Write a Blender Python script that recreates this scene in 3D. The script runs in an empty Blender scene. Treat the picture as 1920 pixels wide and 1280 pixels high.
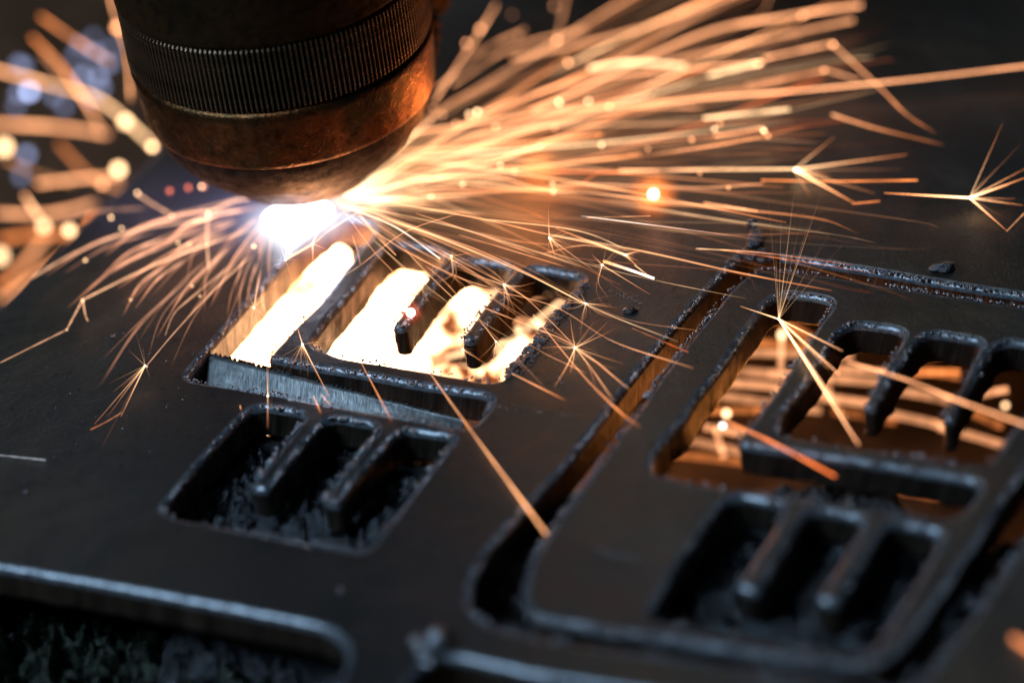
import bpy, math, random
import numpy as np
from mathutils import Vector, Matrix, noise
from mathutils.geometry import delaunay_2d_cdt
random.seed(7)
R = math.radians
# 1 unit = 10 cm. The top of the steel sheet is z = 0.
# ------------------------------------------------------------------ camera
F = 5333.0; PITCH = R(35); ROLL = R(8); D0 = 4.7
LENS_OPEN = 0.180
FOCUS_Y = 668.0
fwd = Vector((0, math.cos(PITCH), -math.sin(PITCH)))
right0 = Vector((1, 0, 0)); up0 = right0.cross(fwd)
CX = right0*math.cos(ROLL) - up0*math.sin(ROLL)
CY = right0*math.sin(ROLL) + up0*math.cos(ROLL)
CAM = -fwd*D0
sc = bpy.context.scene
C = sc.collection
cam = bpy.data.cameras.new('camera'); cam_o = bpy.data.objects.new('camera', cam); C.objects.link(cam_o)
cam_o.matrix_world = Matrix(((CX.x, CY.x, -fwd.x, CAM.x), (CX.y, CY.y, -fwd.y, CAM.y), (CX.z, CY.z, -fwd.z, CAM.z), (0, 0, 0, 1)))
cam.sensor_width = 36; cam.lens = 100.0*F/5333.3; cam.clip_start = 0.05; cam.clip_end = 200
sc.camera = cam_o

def ray(x, y): return CX*((x-960)/F) - CY*((y-640)/F) + fwd
def at(x, y, h=0.0):                 # point of the place seen at photo pixel x, y, at height h over the sheet
    d = ray(x, y); return CAM + d*((h-CAM.z)/d.z)
def depth(p): return (p-CAM).dot(fwd)
DF = depth(at(700, FOCUS_Y))
def to_px(p):
    q = p-CAM; z = q.dot(fwd); return 960+F*q.dot(CX)/z, 640-F*q.dot(CY)/z
GR = 'spark trails fanning out right of the torch'; GM = 'fine sharp spark trails between the arc and the kerf'; GL = 'blurred spark trails fanning over the sheet left of the arc'
def blur(p): return LENS_OPEN*F*abs(1/depth(p)-1/DF)
def atb(x, y, c):                    # point whose defocus is c pixels (positive: behind focus)
    inv = 1/DF - c/(LENS_OPEN*F); return CAM + ray(x, y)/inv
def above(p, x, y, h=.008): return p if p.z > h else at(x, y, h)
def unit(p): return depth(p)/F       # size of one photo pixel at p
cam.dof.use_dof = True; cam.dof.focus_distance = DF; cam.dof.aperture_fstop = cam.lens/1000/LENS_OPEN
cam.dof.aperture_blades = 0
# ------------------------------------------------------------------ world, exposure, lamps
w = bpy.data.worlds.new("World"); sc.world = w; w.use_nodes = True
w.node_tree.nodes['Background'].inputs[0].default_value = (0.25, 0.42, 0.7, 1)
w.node_tree.nodes['Background'].inputs[1].default_value = 0.006
sc.view_settings.view_transform = 'Standard'; sc.view_settings.look = 'None'
sc.view_settings.exposure = 0; sc.view_settings.gamma = 1
sc.render.engine = 'CYCLES'
sc.cycles.use_denoising = True
sc.cycles.max_bounces = 6; sc.cycles.transparent_max_bounces = 48; sc.cycles.volume_bounces = 0
sc.cycles.sample_clamp_indirect = 4.0
sc.cycles.caustics_reflective = False; sc.cycles.caustics_refractive = False
def lamp(name, kind, loc, power, col, size=0.1, aim=None, sy=None):
    l = bpy.data.lights.new(name, kind); l.energy = power; l.color = col
    if kind == 'AREA':
        l.size = size
        if sy: l.shape = 'RECTANGLE'; l.size_y = sy
    else: l.shadow_soft_size = size
    o = bpy.data.objects.new(name, l); C.objects.link(o); o.location = loc
    if aim is not None: o.rotation_euler = (Vector(aim)-Vector(loc)).to_track_quat('-Z', 'Y').to_euler()
    return o
ARC = at(556, 400, 0.03)
lamp('workshop_lamp_behind', 'AREA', (-4.6, -2.5, 5.3), 270, (0.56, 0.78, 1.0), 2.0, (0, 0, 0), 1.6)
lamp('workshop_lamp_ahead', 'AREA', (-0.3, 4.6, 5.9), 38, (1.0, 0.95, 0.87), 2.2, (0, 0, 0), 1.5)
lamp('arc_light', 'POINT', ARC, 1.5, (0.75, 0.78, 1.0), 0.05)
lamp('spark_light', 'POINT', at(935, 262, 0.10), 0.8, (1.0, 0.30, 0.06), 0.08)
lamp('spark_light_torch_side', 'POINT', at(1000, 240, 0.045), 0.7, (1.0, 0.24, 0.04), 0.03)
lamp('jet_light_below', 'POINT', at(690, 520, -0.30), 6.5, (1.0, 0.38, 0.09), 0.10)
lamp('spark_light_below', 'POINT', at(1500, 790, -0.28), 1.0, (1.0, 0.33, 0.07), 0.08)

# ------------------------------------------------------------------ helpers
def tag(o, label=None, cat=None, group=None, kind=None):
    if label: o['label'] = label
    if cat: o['category'] = cat
    if group: o['group'] = group
    if kind: o['kind'] = kind
    return o
def mesh_obj(name, vs, fs, mat=None, parent=None, smooth=True, uvs=None, cols=None):
    me = bpy.data.meshes.new(name); me.from_pydata([tuple(v) for v in vs], [], fs)
    if smooth: me.polygons.foreach_set('use_smooth', [True]*len(me.polygons))
    if uvs is not None:
        uv = me.uv_layers.new(name='UVMap')
        idx = np.empty(len(me.loops), dtype=np.int32); me.loops.foreach_get('vertex_index', idx)
        uv.data.foreach_set('uv', np.asarray(uvs, dtype=np.float32)[idx].ravel())
    if cols is not None:
        ca = me.color_attributes.new('glow', 'FLOAT_COLOR', 'POINT')
        ca.data.foreach_set('color', np.asarray(cols, dtype=np.float32).ravel())
    me.update()
    o = bpy.data.objects.new(name, me); C.objects.link(o)
    if mat: me.materials.append(mat)
    if parent: o.parent = parent
    return o
def empty(name, loc=(0, 0, 0)):
    o = bpy.data.objects.new(name, None); C.objects.link(o); o.location = loc; o.empty_display_size = 0.05; return o

class NT:
    def __init__(s, name):
        s.m = bpy.data.materials.new(name); s.m.use_nodes = True; s.t = s.m.node_tree; s.n = s.t.nodes; s.l = s.t.links
        s.out = s.n['Material Output']; s.b = s.n['Principled BSDF']
    def add(s, t, **kw):
        n = s.n.new(t)
        for k, v in kw.items():
            if k.startswith('_'): setattr(n, k[1:], v)
            else: n.inputs[k].default_value = v
        return n
    def link(s, a, b): s.l.new(a, b)
    def coord(s, kind='Object', scale=(1, 1, 1)):
        tc = s.add('ShaderNodeTexCoord'); mp = s.add('ShaderNodeMapping'); mp.inputs['Scale'].default_value = scale
        s.link(tc.outputs[kind], mp.inputs[0]); return mp.outputs[0]
    def noise(s, vec, scale, detail=6, rough=.6):
        n = s.add('ShaderNodeTexNoise'); n.inputs['Scale'].default_value = scale; n.inputs['Detail'].default_value = detail
        n.inputs['Roughness'].default_value = rough; s.link(vec, n.inputs['Vector']); return n.outputs['Fac']
    def ramp(s, fac, stops):
        r = s.add('ShaderNodeValToRGB'); e = r.color_ramp.elements
        while len(e) < len(stops): e.new(0.5)
        for k, (p, c) in enumerate(stops):
            e[k].position = p; e[k].color = (c, c, c, 1) if not hasattr(c, '__len__') else (*c, 1)
        s.link(fac, r.inputs[0]); return r.outputs[0]
    def bump(s, h, strength, dist, prev=None):
        b = s.add('ShaderNodeBump'); b.inputs['Strength'].default_value = strength; b.inputs['Distance'].default_value = dist
        s.link(h, b.inputs['Height'])
        if prev is not None: s.link(prev, b.inputs['Normal'])
        return b.outputs[0]

def m_sheet():
    t = NT('mill_scale_steel'); v = t.coord()
    n1 = t.noise(v, 2.2, 5, .55); n2 = t.noise(v, 26, 8, .7); n3 = t.noise(v, 190, 4, .6)
    mix = t.add('ShaderNodeMix', _data_type='RGBA'); t.link(n2, mix.inputs['Factor'])
    t.link(t.ramp(n1, [(.3, (.036, .040, .046)), (.5, (.058, .056, .054)), (.7, (.080, .070, .056))]), mix.inputs['A'])
    t.link(t.ramp(n1, [(.3, (.055, .060, .070)), (.7, (.078, .068, .054))]), mix.inputs['B'])
    # fine dark pits
    pit = t.ramp(t.noise(v, 75, 3, .7), [(.32, .35), (.40, 1), (.66, 1), (.72, 1.9)])
    mm = t.add('ShaderNodeMix', _data_type='RGBA', _blend_type='MULTIPLY'); mm.inputs['Factor'].default_value = 1
    t.link(mix.outputs['Result'], mm.inputs['A']); t.link(pit, mm.inputs['B'])
    t.link(mm.outputs['Result'], t.b.inputs['Base Color'])
    t.b.inputs['Metallic'].default_value = .55
    t.link(t.ramp(n2, [(.3, .30), (.7, .42)]), t.b.inputs['Roughness'])
    # long faint rolling scratches and slow waviness of the sheet
    sv = t.coord('Object', (3.0, 260, 1)); sn = t.noise(sv, 1.0, 2, .5); wv = t.noise(v, 5.0, 2, .5)
    scr = t.ramp(sn, [(.70, 0), (.76, 1)])
    t.link(t.bump(n3, .35, .002, t.bump(n2, .35, .006, t.bump(scr, .15, .001, t.bump(wv, .5, .02)))), t.b.inputs['Normal']); return t.m
def m_cut():
    # flame-cut wall: fine drag lines running down the wall (UV x along the edge, y down the wall)
    t = NT('cut_steel_wall'); v = t.coord('UV', (1, 1, 1))
    mp = t.n[-1] if False else None
    lag = t.coord('UV', (170, 5, 1)); fine = t.coord('UV', (420, 9, 1)); broad = t.coord('UV', (34, 3, 1))
    a = t.noise(lag, 1, 3, .6); b = t.noise(fine, 1, 3, .6); c = t.noise(broad, 1, 4, .6)
    t.link(t.ramp(c, [(.30, (.030, .022, .018)), (.5, (.10, .076, .060)), (.7, (.19, .15, .12))]), t.b.inputs['Base Color'])
    t.b.inputs['Metallic'].default_value = .75
    t.link(t.ramp(a, [(.3, .30), (.7, .52)]), t.b.inputs['Roughness'])
    t.link(t.bump(b, .5, .0016, t.bump(a, .8, .005)), t.b.inputs['Normal']); return t.m
def m_lip():
    t = NT('fused_edge_steel'); v = t.coord()
    n = t.noise(v, 60, 5, .6); n2 = t.noise(v, 240, 3, .6)
    t.link(t.ramp(n, [(.3, (.12, .135, .16)), (.7, (.30, .34, .39))]), t.b.inputs['Base Color'])
    t.b.inputs['Metallic'].default_value = .5
    t.link(t.ramp(n, [(.3, .22), (.7, .36)]), t.b.inputs['Roughness'])
    t.link(t.bump(n2, .25, .0012, t.bump(n, .3, .0025)), t.b.inputs['Normal']); return t.m
def m_slag(name='black_slag', c0=(.02, .022, .027), c1=(.10, .105, .115), r0=.13, r1=.36, sc_=45):
    t = NT(name); v = t.coord(); n = t.noise(v, sc_, 6, .65); n2 = t.noise(v, sc_*5, 4, .6)
    t.link(t.ramp(n, [(.3, c0), (.7, c1)]), t.b.inputs['Base Color'])
    t.b.inputs['Metallic'].default_value = .35
    t.link(t.ramp(n, [(.3, r0), (.7, r1)]), t.b.inputs['Roughness'])
    t.link(t.bump(n2, .6, .004, t.bump(n, .7, .012)), t.b.inputs['Normal']); return t.m
def m_torch(name, base, hot, metallic=.85, rough=(.34, .6)):
    t = NT(name); v = t.coord(); n = t.noise(v, 7, 8, .72); n2 = t.noise(v, 42, 6, .7); n3 = t.noise(v, 160, 3, .6)
    mix = t.add('ShaderNodeMix', _data_type='RGBA'); t.link(t.ramp(n, [(.42, 0), (.62, 1)]), mix.inputs['Factor'])
    mix.inputs['A'].default_value = (*base, 1); mix.inputs['B'].default_value = (*hot, 1)
    mm = t.add('ShaderNodeMix', _data_type='RGBA', _blend_type='MULTIPLY'); mm.inputs['Factor'].default_value = .9
    t.link(mix.outputs['Result'], mm.inputs['A']); t.link(t.ramp(n2, [(.33, .22), (.5, .85), (.72, 1.25)]), mm.inputs['B'])
    t.link(mm.outputs['Result'], t.b.inputs['Base Color'])
    t.b.inputs['Metallic'].default_value = metallic
    t.link(t.ramp(n2, [(.35, rough[1]), (.65, rough[0])]), t.b.inputs['Roughness'])
    t.link(t.bump(n3, .35, .003, t.bump(n2, .4, .008)), t.b.inputs['Normal']); return t.m
def m_glow():
    t = NT('glowing_metal'); a = t.add('ShaderNodeVertexColor'); a.layer_name = 'glow'
    e = t.add('ShaderNodeEmission'); t.link(a.outputs['Color'], e.inputs['Color']); e.inputs['Strength'].default_value = .5
    # a spark trail is light, not a solid bar: what lies behind it shows through and its light adds
    tr = t.add('ShaderNodeBsdfTransparent'); ad = t.add('ShaderNodeAddShader'); t.link(e.outputs[0], ad.inputs[0]); t.link(tr.outputs[0], ad.inputs[1])
    t.link(ad.outputs[0], t.out.inputs['Surface']); t.m.cycles.emission_sampling = 'NONE'; return t.m
def m_emit(name, col, s, sample=True):
    t = NT(name); e = t.add('ShaderNodeEmission'); e.inputs['Color'].default_value = (*col, 1); e.inputs['Strength'].default_value = s
    t.link(e.outputs[0], t.out.inputs['Surface'])
    if not sample: t.m.cycles.emission_sampling = 'NONE'
    return t.m
def m_gas_halo(name, col, s, power=2.0):
    # glowing gas and droplet lens glow: emission falls off from the middle of its ball
    t = NT(name); t.n.remove(t.b)
    tc = t.add('ShaderNodeTexCoord'); ln = t.add('ShaderNodeVectorMath', _operation='LENGTH'); t.link(tc.outputs['Object'], ln.inputs[0])
    s1 = t.add('ShaderNodeMath', _operation='SUBTRACT', _use_clamp=True); s1.inputs[0].default_value = 1.0; t.link(ln.outputs['Value'], s1.inputs[1])
    pw = t.add('ShaderNodeMath', _operation='POWER'); t.link(s1.outputs[0], pw.inputs[0]); pw.inputs[1].default_value = power
    nz = t.noise(tc.outputs['Object'], 2.2, 3, .6)
    m1 = t.add('ShaderNodeMath', _operation='MULTIPLY'); t.link(pw.outputs[0], m1.inputs[0]); t.link(t.ramp(nz, [(.3, .35), (.7, 1.3)]), m1.inputs[1])
    m2 = t.add('ShaderNodeMath', _operation='MULTIPLY'); t.link(m1.outputs[0], m2.inputs[0]); m2.inputs[1].default_value = s
    e = t.add('ShaderNodeEmission'); e.inputs['Color'].default_value = (*col, 1); t.link(m2.outputs[0], e.inputs['Strength'])
    t.link(e.outputs[0], t.out.inputs['Volume']); t.m.cycles.emission_sampling = 'NONE'; return t.m
M_SHEET, M_CUT, M_LIP, M_SLAG, M_GLOW = m_sheet(), m_cut(), m_lip(), m_slag(), m_glow()
M_BEAD = m_slag('spatter_metal', (.28, .31, .36), (.60, .64, .70), .14, .32, 30)
M_BEAD.node_tree.nodes['Principled BSDF'].inputs['Metallic'].default_value = .9

M_CLUMP = m_slag('clump_slag', (.06, .065, .075), (.34, .37, .42), .12, .34, 60); M_CLUMP.node_tree.nodes['Principled BSDF'].inputs['Metallic'].default_value = .8
# ------------------------------------------------------------------ cut contours
def round_poly(pts, r=.012, sharp=()):
    out = []; n = len(pts)
    for i in range(n):
        p = Vector(pts[i]); a = Vector(pts[i-1]); b = Vector(pts[(i+1) % n])
        da, db = (a-p), (b-p); la, lb = da.length, db.length
        rr = .004 if i in sharp else r
        ra, rb = min(rr, la*.48), min(rr, lb*.48)
        q0 = p+da/la*ra; q1 = p+db/lb*rb
        for k in range(5):
            t = k/4; out.append(q0*(1-t)**2 + p*2*t*(1-t) + q1*t*t)
    return out
def resample(pts, ds):
    P = np.array([tuple(p) for p in pts]); Q = np.vstack([P, P[:1]])
    L = np.r_[0, np.cumsum(np.linalg.norm(np.diff(Q, axis=0), axis=1))]
    n = max(12, int(L[-1]/ds)); s = np.linspace(0, L[-1], n, endpoint=False)
    return np.c_[np.interp(s, L, Q[:, 0]), np.interp(s, L, Q[:, 1])], s
def contour(px, r=.012, sharp=(), ds=.0055, jitter=.0007):
    pts = [at(x, y, 0).to_2d() for x, y in px]
    P, s = resample(round_poly(pts, r, sharp), ds)
    area = .5*np.sum(P[:, 0]*np.roll(P[:, 1], -1)-np.roll(P[:, 0], -1)*P[:, 1])
    if area < 0: P = P[::-1].copy()
    for _ in range(1): P = (np.roll(P, 1, 0)+2*P+np.roll(P, -1, 0))/4
    T = np.roll(P, -1, 0)-np.roll(P, 1, 0); T /= np.linalg.norm(T, axis=1)[:, None]
    N = np.c_[T[:, 1], -T[:, 0]]        # outward normal of the loop (ccw)
    for _ in range(2): N = (np.roll(N, 1, 0)+2*N+np.roll(N, -1, 0)); N /= np.linalg.norm(N, axis=1)[:, None]
    j = np.array([noise.noise(Vector((p[0]*55, p[1]*55, 1.3))) for p in P])
    P = P + N*(j*jitter)[:, None]
    return P, N, s
THICK = .058
def inside(P, loop):
    x, y = P[:, 0:1], P[:, 1:2]; a = loop; b = np.roll(loop, -1, 0)
    c = ((a[:, 1] > y) != (b[:, 1] > y)) & (x < (b[:, 0]-a[:, 0])*(y-a[:, 1])/(b[:, 1]-a[:, 1]+1e-30)+a[:, 0])
    return c.sum(1) % 2 == 1
def build_plate(name, outer, holes, lip=.0112, outer_lip=True):
    """outer, holes: contour tuples. Returns (top, lips, walls) object parts under an Empty"""
    root = empty(name)
    tops = []; lv, lf, luv = [], [], []; wv, wf, wuv = [], [], []
    for k, (P, N, s) in enumerate([outer]+holes):
        sgn = -1 if k == 0 else 1          # direction into the solid
        n = len(P)
        nz = np.array([noise.noise(Vector((p[0]*30, p[1]*30, 4.0))) for p in P])
        wob = 1+.15*nz
        prof = [(lip, 0), (lip*.80, -.0006), (lip*.52, -.0022), (lip*.26, -.0050), (lip*.08, -.0082), (0, -.0125)]
        base = len(lv)
        for q, (o, z) in enumerate(prof):
            X = P+N*sgn*(o*(wob if 0 < q < 5 else 1))[:, None] if not np.isscalar(o*(wob if 0 < q < 5 else 1)) else P+N*sgn*o
            for i in range(n): lv.append((X[i, 0], X[i, 1], z)); luv.append((s[i], z))
            if q == 0: tops.append(X)
        for q in range(len(prof)-1):
            for i in range(n):
                j = (i+1) % n; a, b, c, d = base+q*n+i, base+q*n+j, base+(q+1)*n+j, base+(q+1)*n+i
                lf.append((a, d, c, b) if sgn > 0 else (a, b, c, d))
        base = len(wv)
        zs = [-.0125, -.018, -.024, -.032, -.040, -.048, -.054, -THICK]
        for q, z in enumerate(zs):
            t = q/(len(zs)-1)
            for i in range(n):
                p = P[i]; st = noise.noise(Vector((p[0]*90+z*60, p[1]*90, z*25)))*.0011*min(1, t*4)
                dr = 0; zz = z
                if q >= 6:                  # dross hanging on the bottom edge
                    e = noise.noise(Vector((p[0]*26, p[1]*26, 9)))+.25*noise.noise(Vector((p[0]*120, p[1]*120, 5)))
                    dr = -max(0, e)*.003; zz = z-max(0, e)*(.006 if q == 7 else .002)
                v = p+N[i]*sgn*(st+t*.0010+dr)
                wv.append((v[0], v[1], zz)); wuv.append((s[i]+z*.25, z))
        for i in range(n):
            v = P[i]+N[i]*sgn*.012; wv.append((v[0], v[1], -THICK-.001)); wuv.append((s[i], -.08))
        for q in range(len(zs)):
            for i in range(n):
                j = (i+1) % n; a, b, c, d = base+q*n+i, base+q*n+j, base+(q+1)*n+j, base+(q+1)*n+i
                wf.append((a, d, c, b) if sgn > 0 else (a, b, c, d))
    # top and underside sheets
    V = np.vstack(tops); E = []; o = 0
    for T in tops:
        n = len(T); E += [(o+i, o+(i+1) % n) for i in range(n)]; o += n
    vs, es, fs, *_ = delaunay_2d_cdt([Vector(v) for v in V], E, [], 0, 1e-7)
    va = np.array([tuple(v) for v in vs]); fa = np.array(fs)
    cen = va[fa].mean(1)
    keep = inside(cen, tops[0])
    for T in tops[1:]: keep &= ~inside(cen, T)
    fa = fa[keep]
    tri = va[fa]; ar = (tri[:, 1, 0]-tri[:, 0, 0])*(tri[:, 2, 1]-tri[:, 0, 1])-(tri[:, 1, 1]-tri[:, 0, 1])*(tri[:, 2, 0]-tri[:, 0, 0])
    fa[ar < 0] = fa[ar < 0][:, ::-1]
    body_v = [(x, y, 0) for x, y in va]+[(x, y, -THICK) for x, y in va]; m = len(va)
    body_f = [tuple(int(q) for q in f) for f in fa]+[(int(f[2])+m, int(f[1])+m, int(f[0])+m) for f in fa]
    mesh_obj('flat_faces', body_v, body_f, M_SHEET, root, smooth=False)
    mesh_obj('fused_lip', lv, lf, M_LIP, root, uvs=luv)
    mesh_obj('cut_wall', wv, wf, M_CUT, root, uvs=wuv)
    return root

SLOT1 = [(350, 704), (395, 650), (440, 598), (475, 557), (505, 526), (535, 491), (560, 463), (590, 437), (618, 412), (640, 403), (698, 414), (703, 430), (677, 462), (645, 500), (620, 535), (595, 568), (557, 604), (512, 655), (500, 669),
         (570, 684), (674, 700), (778, 720), (903, 738), (921, 746), (918, 759), (903, 779), (882, 798), (860, 801), (820, 792), (737, 777), (612, 754), (499, 733), (420, 720), (360, 711)]
OPEN1 = [(586, 638), (620, 590), (652, 555), (677, 523), (702, 490), (720, 466), (742, 455), (828, 468), (835, 477), (827, 489), (787, 532), (765, 562), (748, 589), (731, 611), (759, 616), (774, 595), (796, 564), (815, 539), (850, 500), (868, 488), (884, 487),
         (950, 496), (958, 505), (931, 542), (909, 567), (890, 595), (871, 620), (862, 635), (891, 639), (906, 617), (921, 598), (937, 576), (952, 557), (971, 526), (985, 508), (999, 502), (1012, 503), (1084, 517), (1095, 527), (1077, 551), (1046, 584), (1015, 623), (987, 657), (952, 697), (937, 711), (912, 713),
         (859, 703), (796, 692), (718, 679), (640, 667), (592, 648)]
SHA1 = [(480, 764), (470, 767), (440, 795), (405, 835), (365, 880), (320, 935), (306, 953), (311, 963), (330, 967), (380, 976), (440, 987), (505, 1000), (580, 1015), (630, 1024), (674, 1031), (692, 1023), (710, 1000), (735, 970), (765, 930), (800, 885), (835, 840), (852, 823), (843, 817),
        (762, 805), (750, 809), (735, 823), (710, 850), (680, 885), (650, 922), (637, 946), (603, 938), (605, 934), (627, 907), (645, 882), (665, 857), (685, 832), (708, 804), (703, 796), (628, 782), (611, 787), (585, 815), (560, 845), (530, 883), (502, 918), (467, 912), (471, 909), (500, 870), (530, 832), (555, 800), (571, 780), (564, 773), (492, 761)]
SLOT2 = [(1451, 554), (1435, 566), (1419, 594), (1394, 626), (1376, 654), (1347, 694), (1310, 741), (1285, 782), (1254, 813), (1232, 844), (1222, 862), (1223, 879), (1242, 889), (1305, 900), (1367, 912), (1461, 925), (1580, 942), (1657, 953), (1762, 967), (1800, 958), (1822, 932), (1838, 908), (1822, 896),
         (1707, 877), (1614, 862), (1520, 848), (1472, 841), (1382, 829), (1385, 819), (1407, 791), (1426, 760), (1451, 730), (1472, 697), (1497, 660), (1516, 629), (1538, 597), (1559, 569), (1554, 559), (1535, 554), (1488, 548), (1466, 548)]
OPEN2 = [(1460, 790), (1472, 763), (1497, 735), (1522, 704), (1547, 662), (1560, 643), (1573, 621), (1590, 607), (1610, 604), (1676, 612), (1694, 620), (1691, 630), (1676, 652), (1664, 674), (1645, 706), (1626, 740), (1614, 758), (1643, 763), (1657, 737), (1670, 715), (1695, 674), (1714, 643), (1729, 627), (1751, 621),
         (1832, 634), (1841, 643), (1823, 671), (1801, 718), (1786, 743), (1764, 780), (1791, 785), (1797, 768), (1820, 727), (1842, 690), (1861, 652), (1873, 641), (1895, 637), (1985, 651), (1992, 662), (1970, 700), (1945, 740), (1920, 771), (1889, 808), (1868, 845), (1848, 865), (1828, 866), (1770, 858), (1645, 838), (1520, 820), (1476, 813), (1462, 803)]
SHA2 = [(1383, 925), (1358, 937), (1330, 974), (1299, 1018), (1261, 1074), (1227, 1131), (1217, 1149), (1234, 1159), (1305, 1171), (1373, 1183), (1488, 1205), (1600, 1226), (1635, 1209), (1665, 1167), (1719, 1079), (1758, 1013), (1765, 994), (1680, 975), (1661, 983), (1635, 1023), (1588, 1105), (1572, 1128), (1526, 1119), (1535, 1106), (1573, 1050), (1608, 993), (1618, 968), (1534, 951), (1513, 958), (1496, 985), (1457, 1050), (1425, 1107), (1375, 1096), (1385, 1085), (1420, 1030), (1455, 975), (1471, 943), (1392, 927)]
NEAR1 = [(-200, 1030), (0, 1063), (208, 1099), (417, 1138), (600, 1174), (640, 1196), (650, 1225), (640, 1262), (590, 1330), (480, 1470), (-300, 1440)]
NEAR2 = [(800, 1238), (850, 1230), (1000, 1264), (1250, 1302), (1450, 1340), (1300, 1520), (700, 1480), (690, 1400), (760, 1290)]
RING_OUT = [(1360, 507), (1335, 535), (1297, 576), (1263, 616), (1222, 666), (1191, 704), (1160, 744), (1084, 846), (1043, 893), (1009, 931), (965, 977), (918, 1031), (890, 1077), (879, 1121), (893, 1152), (934, 1174), (980, 1186), (1090, 1206), (1240, 1229), (1373, 1250), (1565, 1276), (1660, 1288), (1700, 1282), (1743, 1255), (1812, 1166), (1920, 1012), (2060, 830), (2260, 640), (2290, 612), (2240, 602), (2100, 583), (1920, 554), (1820, 539), (1726, 523), (1632, 507), (1539, 492), (1464, 482), (1410, 478), (1385, 487)]
RING_IN = [(1391, 515), (1363, 543), (1329, 586), (1297, 624), (1266, 662), (1222, 721), (1191, 768), (1160, 806), (1140, 838), (1112, 876), (1090, 907), (1040, 976), (1009, 1018), (987, 1065), (977, 1106), (987, 1146), (1015, 1158), (1121, 1176), (1240, 1194), (1373, 1216), (1565, 1245), (1630, 1248), (1680, 1225), (1740, 1150), (1800, 1062), (1920, 880), (2020, 750), (2150, 640), (2120, 615), (2050, 592), (1920, 570), (1820, 555), (1726, 540), (1632, 525), (1570, 514), (1476, 501), (1430, 499)]
el0, el1 = at(305, 275), at(0, 572)
ed = (el1-el0).normalized()
c_far = el0-ed*4.5; c_near = el1+ed*2.0
def plain(pts, ds=.05):
    P, s = resample([Vector(p) for p in pts], ds)
    area = .5*np.sum(P[:, 0]*np.roll(P[:, 1], -1)-np.roll(P[:, 0], -1)*P[:, 1])
    if area < 0: P = P[::-1].copy()
    T = np.roll(P, -1, 0)-np.roll(P, 1, 0); T /= np.linalg.norm(T, axis=1)[:, None]
    return P, np.c_[T[:, 1], -T[:, 0]], s
outer = plain([c_near.to_2d(), c_far.to_2d(), (5.0, c_far.y), (5.0, c_near.y)], .03)
cS1 = contour(SLOT1, .014, (18,)); cO1 = contour(OPEN1, .010); cH1 = contour(SHA1, .009)
cS2 = contour(SLOT2, .014); cO2 = contour(OPEN2, .010); cH2 = contour(SHA2, .012)
cN1 = contour(NEAR1, .02, ds=.012); cN2 = contour(NEAR2, .02, ds=.01)
cRO = contour(RING_OUT, .02); cRI = contour(RING_IN, .02)
sheet = build_plate('steel_sheet', outer, [cS1, cO1, cH1, cN1, cN2, cRO])
tag(sheet, 'dark steel sheet filling the frame under the torch, with a white-glowing opening', 'steel sheet')
plate = build_plate('steel_tag', cRI, [cS2, cO2, cH2])
tag(plate, 'steel tag cut loose by a rounded kerf, orange sparks showing through its openings', 'steel tag')
plate.location.z = -.003

# ------------------------------------------------------------------ beads of spatter along the cut edges
ICO_V, ICO_F = None, None
def ico(sub):
    import bmesh
    bm = bmesh.new(); bmesh.ops.create_icosphere(bm, subdivisions=sub, radius=1)
    v = np.array([tuple(x.co) for x in bm.verts]); f = [tuple(x.index for x in q.verts) for q in bm.faces]; bm.free(); return v, f
I1, I2, I3 = ico(1), ico(2), ico(3)
def blobs(name, items, mat, parent=None, lump=.25, kind_='stuff', base=I2, cols=None):
    vs, fs = [], []; o = 0
    for (p, r, sq) in items:
        q = base[0].copy(); sd = random.random()*50
        nn = np.array([noise.noise(Vector(tuple(x*1.4+sd))) for x in q])
        q = q*(1+lump*nn)[:, None]*r*np.array(sq); vs.append(q+np.array(tuple(p)))
        fs += [tuple(i+o for i in f) for f in base[1]]; o += len(q)
    ob = mesh_obj(name, np.vstack(vs), fs, mat, parent)
    if kind_: ob['kind'] = kind_
    return ob
def edge_beads(cont, n, side, rmin=.0010, rmax=.0024, spread=.005, mask=None, z=0):
    P, N, s = cont; it = []
    while len(it) < n:
        i = random.randrange(len(P)); p = P[i]
        if mask and not mask(p): 
            if random.random() < .97: continue
        if noise.noise(Vector((p[0]*9, p[1]*9, 7))) < -.15 and random.random() < .7: continue
        r = random.uniform(rmin, rmax)*(1 if random.random() < .9 else 1.5)
        v = P[i]+N[i]*side*random.uniform(-.001, spread)+np.array([random.uniform(-.003, .003), random.uniform(-.003, .003)])
        it.append(((v[0], v[1], z-.001+r*.3), r, (1, 1, .8)))
    return it
it = edge_beads(cS1, 620, 1) + edge_beads(cO1, 520, 1) + edge_beads(cH1, 380, 1, .0015, .0034) + edge_beads(cRO, 1100, 1, .0012, .0028, .004) + edge_beads(cN1, 40, 1)
blobs('spatter_beads', it, M_BEAD, sheet)
it = edge_beads(cS2, 420, 1) + edge_beads(cO2, 420, 1, .0010, .0026, .008) + edge_beads(cRI, 1100, -1, .0012, .0028, .004) + edge_beads(cH2, 160, 1, .0015, .003)
blobs('spatter_beads', it, M_BEAD, plate)
# dross crust on the right rim of the glowing opening
it = []
for k in range(330):
    t = random.random()
    a = at(1098, 528).lerp(at(945, 706), t) if True else 0
    off = abs(random.gauss(0, .010))
    n2 = Vector((.80, -.60, 0))
    p = a+n2*off*(.5+t)+Vector((random.uniform(-.004, .004), random.uniform(-.006, .006), 0))
    r = random.uniform(.0015, .0050)*(1.3-min(1, off*40))
    it.append(((p.x, p.y, r*.3), max(.001, r), (1.2, 1.1, .6)))
blobs('dross_crust', it, M_CLUMP, sheet, .5)
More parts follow.
